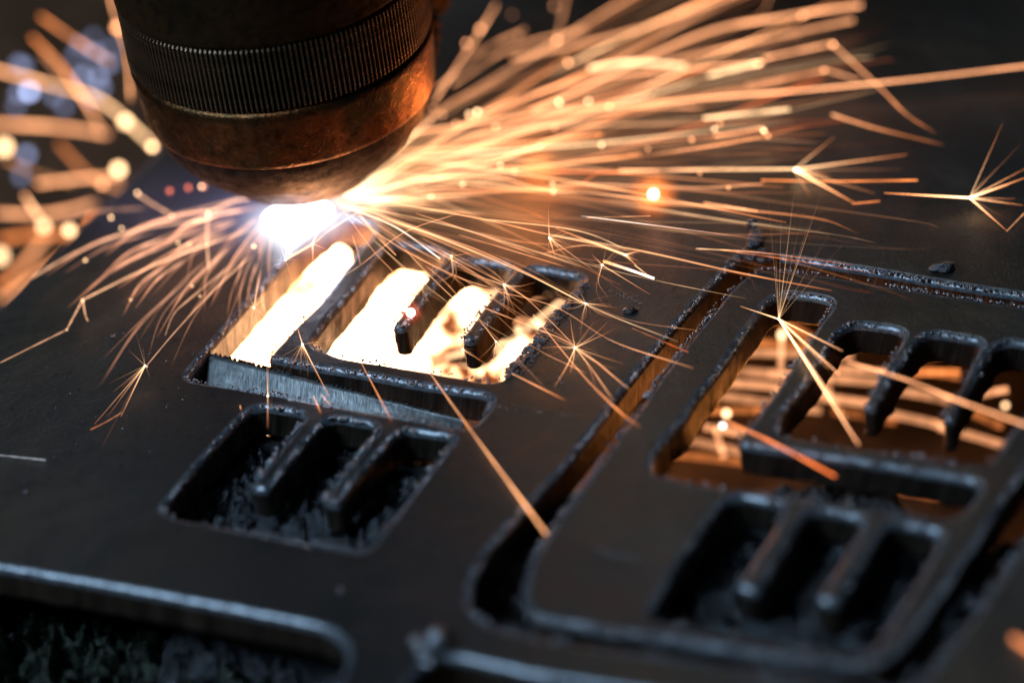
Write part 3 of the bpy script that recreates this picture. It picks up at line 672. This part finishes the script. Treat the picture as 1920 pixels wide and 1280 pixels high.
# --- fan to the left
GL = 'blurred spark trails fanning over the sheet left of the arc'; LL = 'copper spark trail left of the arc'
for k in range(54):
    ang = R(random.uniform(96, 176)) if k % 4 else R(random.uniform(150, 180)); r0 = random.uniform(10, 250); r1 = r0+random.uniform(80, 260)
    bend = random.gauss(0, .06); pts = []
    for t in (0, .5, 1):
        x, y = dirpt(520, 385, ang-.10*t*t+bend*t*t, (r0+(r1-r0)*t)*(1 if abs(math.cos(ang)) > .6 else .62)); pts.append(H(x, y, .02+.03*t))
    spark_pts(pts, random.choice((.16, .28, .5)), random.uniform(3, 6), (1, .50, .30), (1, .36, .18), (.2, .4), label=LL, group=GL)
for (p, b, ww, lb) in (
    ([(0, 680), (60, 650), (125, 618)], .42, 3, 'spark trail leaving the left frame edge over the sheet'),
    ([(155, 562), (250, 515), (330, 480), (470, 430)], .50, 3, 'long copper spark trail with a fork at its left end'),
    ([(155, 562), (140, 590), (125, 618)], .6, 3, 'short bright fork leg of the long copper trail'),
    ([(155, 562), (160, 590), (165, 602)], .45, 3, 'stubby fork leg of the long copper trail'),
    ([(275, 685), (330, 620), (400, 545), (470, 480)], .55, 2.6, 'spark trail running down into the left feathery burst'),
    ([(310, 628), (325, 590), (350, 565), (430, 500)], .42, 3, 'bent copper spark trail above the feathery burst'),
    ([(60, 520), (150, 470), (260, 430), (400, 410)], .36, 4, 'broad copper spark trail nearest the sheet edge'),
    ([(390, 400), (388, 450), (392, 510)], .42, 3.5, 'short upright copper spark left of the arc'),
    ([(390, 400), (430, 380), (480, 370)], .42, 3.5, 'spark elbow joining the upright copper spark to the arc'),
    ([(255, 362), (290, 385), (325, 404)], .36, 4, 'short kinked spark below the left side of the torch'),
    ([(325, 404), (400, 385), (450, 372)], .25, 4, 'faint spark rising from the kinked spark to the torch')):
    spark_pts([H(x, y, .03) for x, y in p], b, ww, (1, .50, .27), None, (.05, .1), label=lb)
# --- bokeh nodes
GB = 'out-of-focus glowing spark heads in the right fan'
for (x, y, b) in ((1045, 75, .3), (1060, 110, .1), (972, 66, .08), (900, 55, .35), (875, 82, .3), (1065, 118, .5), (1040, 12, .12), (1142, 200, .5), (1128, 272, .6), (1285, 20, .08), (1340, 242, .6), (1350, 232, .4), (1432, 245, 1.3), (1440, 255, .5), (1297, 262, .5), (1562, 84, .5), (1545, 132, .3), (895, 210, .9), (880, 215, .6), (1048, 192, .9), (1103, 190, .6), (930, 238, .5), (1012, 274, .5), (938, 310, .6), (965, 322, .5), (1036, 345, .6), (1038, 360, .6), (867, 345, .6), (808, 368, .6), (1495, 318, .6), (1366, 352, .5), (1312, 325, .4), (1505, 30, .3), (960, 28, .04), (830, 215, .2), (812, 203, .2), (855, 232, .3), (1215, 280, .3), (1040, 240, .3), (1420, 120, .3)):
    droplet(H(x, y, .03), 3.2, b*.8, HOT if b > .55 else TAN, label='round out-of-focus spark head in the fan right of the torch', group=GB)
GB2 = 'small round spark heads over the sheet left of the arc'
for (x, y, b) in ((155, 563, .5), (125, 618, .4), (275, 687, .8), (245, 562, .4), (160, 488, .5), (208, 408, .5), (228, 428, .35), (390, 400, .6), (334, 455, .4), (360, 536, .4), (375, 555, .4), (476, 462, .9), (322, 405, .3), (378, 350, .5), (355, 458, .3), (258, 362, .35)):
    droplet(H(x, y, .03), 2.6, b, HOT, label='small round spark head over the sheet left of the arc', group=GB2)
droplet(H(318, 358, .03), 4.5, .32, (1, .20, .11), label='leftmost of three dull red droplets below the torch'); droplet(H(353, 352, .03), 4.5, .32, (1, .20, .11), label='middle one of three dull red droplets below the torch'); droplet(H(382, 350, .03), 4.5, .25, (1, .30, .22), label='rightmost of three dull red droplets below the torch')
b1 = H(1225, 364, .05); droplet(b1, 11, 3.0, WHT, label='white-hot ball with an orange halo right of the torch')
b2 = at(770, 586, .012); droplet(b2, 9, 4.0, WHT, label='white-hot droplet resting on the first tooth')

# --- bursts: a node with hair-thin rays
def burst(x, y, c, rays, label, w=1.5, bright=.9, col=HOT, col2=ORG, node=2.2):
    p = B(x, y, c); e = empty('spark_burst', p); tag(e, label, 'spark burst')
    for q in rays:
        dx, dy = q[0], q[1]; k = q[2] if len(q) > 2 else 1; cv = q[3] if len(q) > 3 else 0
        a = p; b = B(x+dx, y+dy, c+random.uniform(-1.5, 1.5)); m = B(x+dx*.5-dy*cv, y+dy*.5+dx*cv, c)
        o = spark_pts([v-p for v in (a, m, b)], 1, 1, name='ray', parent=e, n=9) if False else None
        pts = smooth_path([a, m, b], 9)
        cols = []; rad = []
        for i, v in enumerate(pts):
            t = i/8; f = k*bright*(1-.75*t); kk = max(1, blur(v)/(w*1.2)); cols.append([(a_+(b_-a_)*t)*f*kk*1.5 for a_, b_ in zip(col, col2)]); rad.append(.5*w*unit(v)*(1-.6*t)*max(.5, min(1.6, k)))
        tube([v-p for v in pts], rad, cols, 'ray', parent=e, sides=5)
    q, f = I1
    mesh_obj('node', q*node*unit(p), f, M_GLOW, e, cols=[[*(v*bright*3 for v in WHT), 1]]*len(q))
    return e
def rnd(n, a0, a1, l0, l1, k0=.3, k1=1): 
    out = []
    for _ in range(n):
        a = R(random.uniform(a0, a1)); l = random.uniform(l0, l1); out.append((math.cos(a)*l, math.sin(a)*l, random.uniform(k0, k1), random.gauss(0, .05)))
    return out
burst(1460, 598, 0, [(-72, -24, 2.6), (-6, -130, .7), (-20, -230, .5), (5, -200, .6), (28, -230, .9), (45, -200, .45), (60, -190, .6), (80, -235, .8), (95, -160, .5), (120, -140, .5), (150, 235, 2.3), (115, 105, 1.9), (120, 60, 1.6), (130, 190, 1.2), (95, 95, 1.0)], 'large spark burst over the tag with a tall fan of hair-thin rays', 1.5, .75, HOT, TAN)
burst(1818, 371, 6, [(-160, -9, 2.6), (75, -25, 1.2), (105, -55, 1), (105, -38, 1.6), (70, 62, 1.6), (100, 14, 1.2), (50, -55, .5), (62, -140, .7), (95, -100, .3), (30, -40, .5), (60, 35, .4), (85, 2, .8)], 'spark burst at the right frame edge with one long left ray', 1.7, .7)
S([B(1888, 433, 6), B(1925, 395, 6)], .5, 2.4, 'spark leg rising at the right frame edge below the burst')
burst(1098, 569, -1, rnd(16, 0, 360, 20, 60)+[(60, 8, 1), (48, 2, .8), (-10, 60, .6)], 'small star burst beside the cut tag corner right of the glowing opening', 1.2, .9)
burst(1078, 652, 0, rnd(16, 0, 360, 25, 90)+[(-10, -60, .8), (60, 40, 1), (90, 30, .7)], 'star burst on the bare sheet between opening and kerf, above the marking dots', 1.4, .8)
burst(1030, 446, 2, [(-2, -60, .8), (-4, -42, .6), (12, 40, 1), (50, 55, .8), (80, 60, .6), (60, 20, .7), (100, 20, .4), (40, -20, .6), (150, 110, .6), (60, -14, .5)]+rnd(8, -60, 100, 15, 45), 'spark burst with drooping white rays above the fourth finger slot', 1.4, 1)
burst(1129, 497, 1, [(10, 60, .8, .2), (90, 55, 1.2), (55, -55, .5), (40, -45, .4), (20, -80, .4), (60, -40, .4), (-10, 40, .6), (14, 90, .5, .2)]+rnd(6, 0, 360, 10, 30), 'spark burst beside the glaring orange streak', 1.3, 1)
burst(1172, 478, 3, [(28, -8, 1.5), (22, 20, 1.5), (-130, -50, 2.2), (26, 12, 1)], 'small three-pronged spark fork above the glaring streak', 2.6, .7)
burst(567, 645, 0, rnd(14, 60, 130, 20, 62, .3, .9)+[(-14, -46, 1.4), (50, 98, 1.4), (32, 66, .9), (60, -8, .6), (-62, 38, .5), (-40, 52, .5), (-4, 55, .6)], 'spark burst in front of the L-shaped bridge corner', 1.3, 1)
burst(476, 577, 2, rnd(5, 0, 360, 12, 40)+[(-12, 55, .6), (20, -110, .8), (-20, -12, .5), (40, 30, .5)], 'tiny spark burst over the left wall of the glowing slot', 1.2, .8)
burst(535, 487, 3, rnd(5, 0, 360, 20, 50)+[(52, -28, 1.6), (14, 38, .6), (40, 0, .5), (-40, 22, .5), (12, -70, 1)], 'spark burst at the rim of the glowing slot just below the arc', 1.8, .8)
burst(586, 457, 3, [(25, -55, 1.6), (1, 38, 1.4), (-50, 30, 1.4), (30, 12, .8)], 'four-legged spark burst right under the arc', 2.4, .8)
burst(846, 480, 3, [(-25, 50, .9, -.3), (-5, 60, .7, -.2), (20, 60, .7, .1), (40, -6, .8), (60, 30, .9), (-40, -20, 1), (-14, -12, .6)]+rnd(4, 0, 360, 14, 30), 'curling spark burst over the second finger slot', 2, .7)
burst(945, 534, 2, rnd(10, -60, 120, 20, 70)+[(70, 40, 1), (24, 60, .8), (-90, -30, 1)], 'spark burst at the far end of the second tooth', 1.4, .8)
burst(930, 640, 0, rnd(6, 0, 180, 20, 60)+[(-42, -55, 1.3), (60, 60, .6), (2, 30, .6)], 'spark burst over the second tooth wall', 1.3, .8)
burst(868, 655, 0, rnd(9, 0, 360, 12, 30)+[(40, 25, .9), (60, 38, .5)], 'tiny star burst on the tip of the second tooth', 1.1, .8)
burst(787, 535, 2, rnd(9, 30, 110, 15, 60)+[(-70, -70, .9), (60, 45, .5)], 'spark burst at the root of the first tooth', 1.5, .7)
burst(272, 685, 0, [(-95, 110, 1), (-60, 50, .7), (-70, 95, .8), (-45, 95, 1.5), (-42, 40, .6), (-70, 35, .5), (-50, 65, .8), (-20, -70, .4), (-32, -30, .6), (10, 22, .5), (-4, -36, .4), (-80, 150, .3)], 'feathery spark burst low over the sheet at the left', 1.8, .75, HOT, (1, .33, .14))
S([H(228, 773, .01), H(200, 790, .01), H(170, 805, .01)], .35, 1.6, 'kinked tail spark below the left feathery burst', TAN, ORG)
burst(1490, 318, 12, [(65, 12, 1.2), (75, -62, .8), (210, -28, 1.2), (110, 62, 2.2), (150, 45, .9), (30, 52, .7), (200, 0, .5)], 'forked spark burst at the upper right, splitting into five legs', 2.4, .5)
S([H(1598, 382, .02), H(1650, 377, .02)], .45, 2.8, 'short spark foot below the forked burst', ORG)
burst(502, 742, -1, [(-2, -70, .9), (0, 60, .7), (4, -110, .4)], 'upright spark glint on the rim in front of the offcut bar', 2, .9)
for (x0, y0, x1, y1, lb) in ((690, 560, 755, 520, 'left'), (0, 0, 0, 0, None)): pass
for (a, b, lb) in (((588, 742), (602, 775), 'thin orange spark falling past the offcut bar onto the rim'), ((603, 740), (620, 760), 'thin red spark beside the one falling past the offcut bar'), ((672, 670), (735, 790), 'long thin orange spark crossing the offcut bar'), ((450, 760), (452, 768), 'tiny spark glint on the rim'), ((960, 700), (1060, 750), 'thin orange spark creeping over the rim right of the opening')):
    S([B(*a, 0), B(*b, -2)], .7, 1.8, lb, TAN, ORG, fade=(0, .4))

# --- sparks in the air below the sheet, seen past its left edge
GU = 'big blurred sparks beyond the left edge of the sheet'; LU = 'big blurred spark band beyond the left edge of the sheet'
for LU, (p, c, b, ww, cl, c2) in zip(['broad tan band entering high at the left frame edge and reaching the torch', 'broad level band entering the left frame edge under the highest one', 'dark orange band at the top left corner', 'curved orange band bending down at the top left', 'tall band rising beside the torch at the top left', 'pale orange band under the brightest oblong bokeh spot', 'wide orange band low at the left frame edge', 'short bright stub above the glaring spots', 'orange band running along the sheet edge', 'reddish band along the lowest part of the sheet edge', 'dull orange haze band by the glaring blob', 'faint thin band between the bluish discs', 'faint curved band through the bluish discs', 'dull orange curve behind the oblong spot'], (
    ([(-20, 128), (90, 158), (190, 190), (290, 275)], 38, .62, 6, TAN, HOT), ([(-20, 232), (100, 238), (205, 252)], 40, .55, 7, TAN, TAN), ([(75, 30), (140, 75), (210, 118)], 34, .30, 5, ORG, TAN),
    ([(60, 70), (110, 120), (150, 175), (190, 240)], 34, .40, 5, ORG, TAN), ([(205, -10), (220, 45), (238, 110), (245, 190)], 26, .42, 4, TAN, TAN), ([(70, 345), (150, 335), (230, 330)], 36, .55, 6, TAN, TAN), ([(-10, 400), (90, 400), (180, 380)], 36, .45, 8, TAN, TAN),
    ([(45, 365), (75, 410)], 30, .7, 6, TAN, HOT), ([(0, 560), (60, 520), (140, 460), (180, 400)], 36, .5, 8, TAN, ORG), ([(0, 540), (40, 500), (90, 440)], 40, .5, 10, ORG, TAN), ([(0, 450), (60, 440), (140, 440)], 40, .4, 10, ORG, ORG), ([(10, 300), (80, 330), (140, 345)], 36, .15, 6, TAN, TAN), ([(80, 100), (160, 190), (190, 260)], 36, .2, 6, TAN, TAN), ([(110, 270), (170, 330), (240, 360)], 38, .25, 7, ORG, TAN))):
    spark_pts([U(x, y, c) for x, y in p], b, ww, cl, c2, (0, .1), label=LU, group=GU)
for (x, y, r, c, b, cl, lb) in ((235, 228, 10, 34, .95, HOT, 'big warm white bokeh disc close left of the torch'), (222, 318, 9, 36, 1.2, HOT, 'brightest oblong bokeh spot left of the torch'), (8, 276, 12, 38, 1.3, HOT, 'white bokeh disc with orange rim at the left frame edge'), (130, 432, 9, 30, 1.1, HOT, 'glaring bokeh spot by the sheet edge'), (82, 424, 9, 34, .8, HOT, 'yellow-white bokeh spot above the sheet edge'), (0, 480, 12, 38, 1.0, HOT, 'glaring blob at the left frame edge under the white disc'), (220, 52, 6, 34, .6, TAN, 'tan bokeh disc at the top left of the torch'), (285, 275, 6, 30, .9, HOT, 'small bokeh head touching the torch'), (192, 345, 6, 32, .4, TAN, 'tan bokeh disc over the sheet edge')):
    droplet(U(x, y, c), r, b, cl, label=lb)
GBL = 'bluish bokeh discs left of the torch'
for (x, y, b) in ((55, 172, .55), (35, 120, .10), (45, 125, .09), (50, 290, .18), (155, 142, .20), (185, 145, .16), (178, 100, .16), (150, 85, .07), (205, 120, .12), (190, 165, .12), (140, 105, .07), (175, 70, .05), (210, 90, .08), (100, 180, .10), (170, 185, .10), (30, 200, .08), (40, 330, .09), (120, 200, .08), (35, 175, .12)):
    droplet(U(x, y, 44), 8, b, (.50, .60, 1.0), label='pale blue bokeh disc left of the torch', group=GBL)
# --- spark bands racing below the sheet, seen through the tag's openings
ORD = 'first second third fourth fifth sixth seventh eighth ninth tenth eleventh twelfth'.split(); CNT = {}
def under_label(a, b):
    x = (a[0]+b[0])/2; y = (a[1]+b[1])/2
    k = 'foot slot' if y > 845 else 'long left slot' if x+(y-560)*.72 < 1560 else 'first finger slot' if x+(y-620)*.72 < 1705 else 'second finger slot' if x+(y-640)*.72 < 1850 else 'third finger slot'
    CNT[k] = CNT.get(k, 0)+1
    return ORD[CNT[k]-1]+' blurred orange spark band from the top, in the '+k+' of the tag'
GT = 'spark bands racing under the tag'; LT = 'broad orange spark band racing under the tag, seen through its openings'
for (a, b, br, c) in sorted((((1380, 640), (1560, 655), .5, 24), ((1360, 660), (1600, 668), .75, 22), ((1350, 692), (1560, 715), .6, 26), ((1330, 715), (1560, 735), .85, 22), ((1300, 735), (1540, 770), .7, 24), ((1330, 770), (1480, 770), .5, 20), ((1320, 800), (1400, 815), .8, 20), ((1270, 820), (1450, 862), .6, 24), ((1340, 800), (1358, 860), .6, 16),
                      ((1440, 700), (1680, 720), .6, 24), ((1450, 735), (1660, 760), .8, 24), ((1540, 690), (1680, 700), .8, 20), ((1440, 590), (1530, 640), .45, 28), ((1690, 690), (1800, 705), .5, 24), ((1660, 728), (1790, 752), .65, 26), ((1640, 770), (1800, 805), .75, 24), ((1760, 800), (1900, 840), .7, 24), ((1560, 770), (1680, 790), .3, 26), ((1690, 675), (1830, 660), .5, 18), ((1680, 705), (1800, 695), .5, 16), ((1840, 740), (1890, 730), .9, 18), ((1790, 760), (1880, 800), .4, 24), ((1560, 600), (1700, 640), .3, 28), ((1500, 880), (1700, 905), .3, 30), ((1570, 900), (1760, 930), .3, 30), ((1250, 850), (1420, 870), .4, 24)), key=lambda q: q[0][1]+q[1][1]):
    spark_pts([U(*a, c*.75), U((a[0]+b[0])/2, (a[1]+b[1])/2-1, c*.75), U(*b, c*.75)], br*1.1, 15, TAN if br > .55 else (1, .28, .07), None, (.04, .04), label=under_label(a, b), group=GT)
droplet(U(1362, 775, 16), 8, 1.8, HOT, label='bright bokeh head seen through the left slot of the tag'); droplet(U(1355, 798, 14), 6, 1.5, WHT, label='white bokeh head just below the bright one in the left slot of the tag')
droplet(U(1466, 628, 18), 8, 1.2, HOT, label='bright flare under the large burst, seen in the left slot of the tag')
S([U(1466, 620, 14), U(1464, 690, 16)], .9, 12, 'wide bright orange column below the large burst', HOT, TAN)
droplet(U(1885, 760, 20), 5, .7, HOT, label='round bokeh head in the last finger slot of the tag')
# --- inside the glowing letter: white-hot jet and bright spray under the sheet
def m_hot(name, lo, hi, a, b, sc_):
    t = NT(name); v = t.coord(); n = t.noise(v, sc_, 4, .6); e = t.add('ShaderNodeEmission')
    t.link(t.ramp(n, [(.34, (1.0, .20, .03)), (.50, (1.0, .55, .27))]), e.inputs['Color'])
    mr = t.add('ShaderNodeMapRange'); t.link(n, mr.inputs['Value']); mr.inputs['From Min'].default_value = a; mr.inputs['From Max'].default_value = b
    mr.inputs['To Min'].default_value = lo; mr.inputs['To Max'].default_value = hi; t.link(mr.outputs[0], e.inputs['Strength'])
    t.link(e.outputs[0], t.out.inputs['Surface']); return t.m
M_JET = m_hot('white_hot_metal', 8.0, 18.0, .30, .42, 4.0); M_JET2 = m_hot('orange_hot_metal', .35, 9.0, .40, .54, 13.0)
def jet_body(name, spine, label, mat, lump=.25):
    V = []; Fs = []; n = 28; S_ = []
    pts = smooth_path([s[0] for s in spine], 26); rr = np.interp(np.linspace(0, 1, 26), np.linspace(0, 1, len(spine)), [s[1] for s in spine])
    for i, p in enumerate(pts):
        t = (pts[min(25, i+1)]-pts[max(0, i-1)]).normalized(); u = t.cross(Vector((0, 0, 1))).normalized(); v = t.cross(u)
        for k in range(n):
            g = 2*math.pi*k/n; d = u*math.cos(g)+v*math.sin(g); e = 1+lump*noise.noise((p+d*rr[i])*14)
            V.append(p+d*rr[i]*e)
    for i in range(25):
        for k in range(n): j = (k+1) % n; Fs.append((i*n+k, i*n+j, (i+1)*n+j, (i+1)*n+k))
    Fs += [tuple(range(n))[::-1], tuple(25*n+k for k in range(n))]
    o = mesh_obj(name, V, Fs, mat); tag(o, label, 'flame'); return o
jet_body('flame_jet', [(at(640, 470, -.10), .02), (at(600, 540, -.17), .07), (at(520, 620, -.20), .09), (at(440, 690, -.24), .06)], 'white-hot flame sheet under the long left slot of the glowing opening', M_JET)
jet_body('flame_jet', [(at(770, 520, -.12), .03), (at(745, 585, -.19), .065), (at(700, 640, -.22), .085), (at(680, 700, -.26), .08)], 'white-hot flame under the first finger slot of the glowing opening', M_JET, .35)
jet_body('flame_jet', [(at(1000, 630, -.25), .012), (at(975, 665, -.26), .024), (at(930, 720, -.26), .024)], 'white flame tongue under the last finger slot of the glowing opening', M_JET2, .5)
jet_body('flame_jet', [(at(895, 540, -.20), .02), (at(862, 600, -.22), .038), (at(830, 640, -.24), .030), (at(790, 700, -.26), .04), (at(880, 715, -.26), .02)], 'white flame tongue under the second finger slot', M_JET2, .5)
GO = 'bright spark bands under the glowing opening'; LO = 'bright spark band under the glowing opening'
for (a, b, br, c, ww) in (((840, 560), (960, 550), 1.0, 18, 10), ((960, 640), (1060, 560), .9, 18, 8), ((960, 690), (1050, 600), 1.1, 18, 10), ((800, 680), (960, 640), 1.2, 16, 8), ((900, 700), (1020, 640), 1.4, 16, 10), ((970, 560), (1090, 540), .5, 18, 8), ((860, 690), (1000, 700), 1.5, 16, 12), ((820, 640), (900, 660), .8, 16, 8), ((960, 600), (1080, 620), .6, 18, 8), ((1000, 600), (1060, 640), 1.2, 16, 7), ((900, 500), (960, 520), .35, 20, 12), ((760, 690), (900, 700), 1.4, 16, 12), ((1000, 530), (1090, 580), .35, 20, 12), ((930, 660), (1010, 660), 1.2, 16, 9)):
    spark_pts([U(*a, c), U((a[0]+b[0])/2, (a[1]+b[1])/2-2, c), U(*b, c)], br, ww, HOT if br > .8 else TAN, None, (.04, .04), label=LO, group=GO)
for (x, y, b) in ((978, 635, 1.2), (972, 618, 1.0), (1010, 612, .8), (958, 650, 1.2), (880, 540, 1.4), (905, 700, 1.2), (985, 660, .9)):
    droplet(U(x, y, 14), 7, b, HOT, label='round glowing spark head under the last finger slots', group='glowing spark heads under the opening')

# --- the arc itself, the glowing gas around it, and lens glow of two droplets
def ball(name, p, rx, ry, rz, mat, label, cat):
    o = mesh_obj(name, I3[0], I3[1], mat); o.location = p; o.scale = (rx, ry, rz); tag(o, label, cat); return o
u0 = unit(ARC)
M_ARC = m_emit('plasma_white', (.95, .97, 1.0), 7.0, False)
ball('plasma_arc', at(558, 403, .012), 68*u0, 44*u0, .015, M_ARC, 'blinding white plasma arc between torch tip and sheet', 'plasma arc')
ball('plasma_glow', at(545, 398, .02), .24, .19, .075, m_gas_halo('violet_gas', (.55, .50, 1.0), 7.0, 2.0), 'violet-white glow of hot gas around the arc', 'gas glow')['kind'] = 'stuff'
ball('plasma_glow', at(760, 300, .04), .17, .13, .08, m_gas_halo('orange_gas', (1.0, .50, .18), 6.5, 2.2), 'yellow-white spark glow at the right foot of the torch', 'gas glow')['kind'] = 'stuff'
ball('plasma_glow', at(556, 414, .02), .13, .11, .05, m_gas_halo('white_gas', (.90, .90, 1.0), 55.0, 2.0), 'white halo hugging the arc under the torch tip', 'gas glow')['kind'] = 'stuff'
ball('plasma_glow', at(668, 352, .03), .125, .075, .055, m_gas_halo('flare_gas', (1.0, .66, .36), 42.0, 1.9), 'white-yellow flare licking the lower right side of the torch tip', 'gas glow')['kind'] = 'stuff'
ball('smoke_glow', at(330, 395, .03), .24, .16, .09, m_gas_halo('violet_smoke', (.46, .36, .72), .9, 1.4), 'faint violet smoke drifting left of the arc', 'smoke')['kind'] = 'stuff'  # arc light caught in the smoke is put in as emission
ball('droplet_lens_glow', b1, .055, .055, .055, m_gas_halo('orange_lens_halo', (1.0, .22, .03), 75.0, 2.2), 'orange lens glow around the white-hot ball', 'gas glow')['kind'] = 'stuff'  # lens glow of the ball, put in as an emitting volume
ball('droplet_lens_glow', b2, .026, .026, .026, m_gas_halo('red_lens_halo', (1.0, .10, .02), 60.0, 2.0), 'red lens glow around the droplet on the first tooth', 'gas glow')['kind'] = 'stuff'  # the droplet's lens glow, likewise an emitting volume
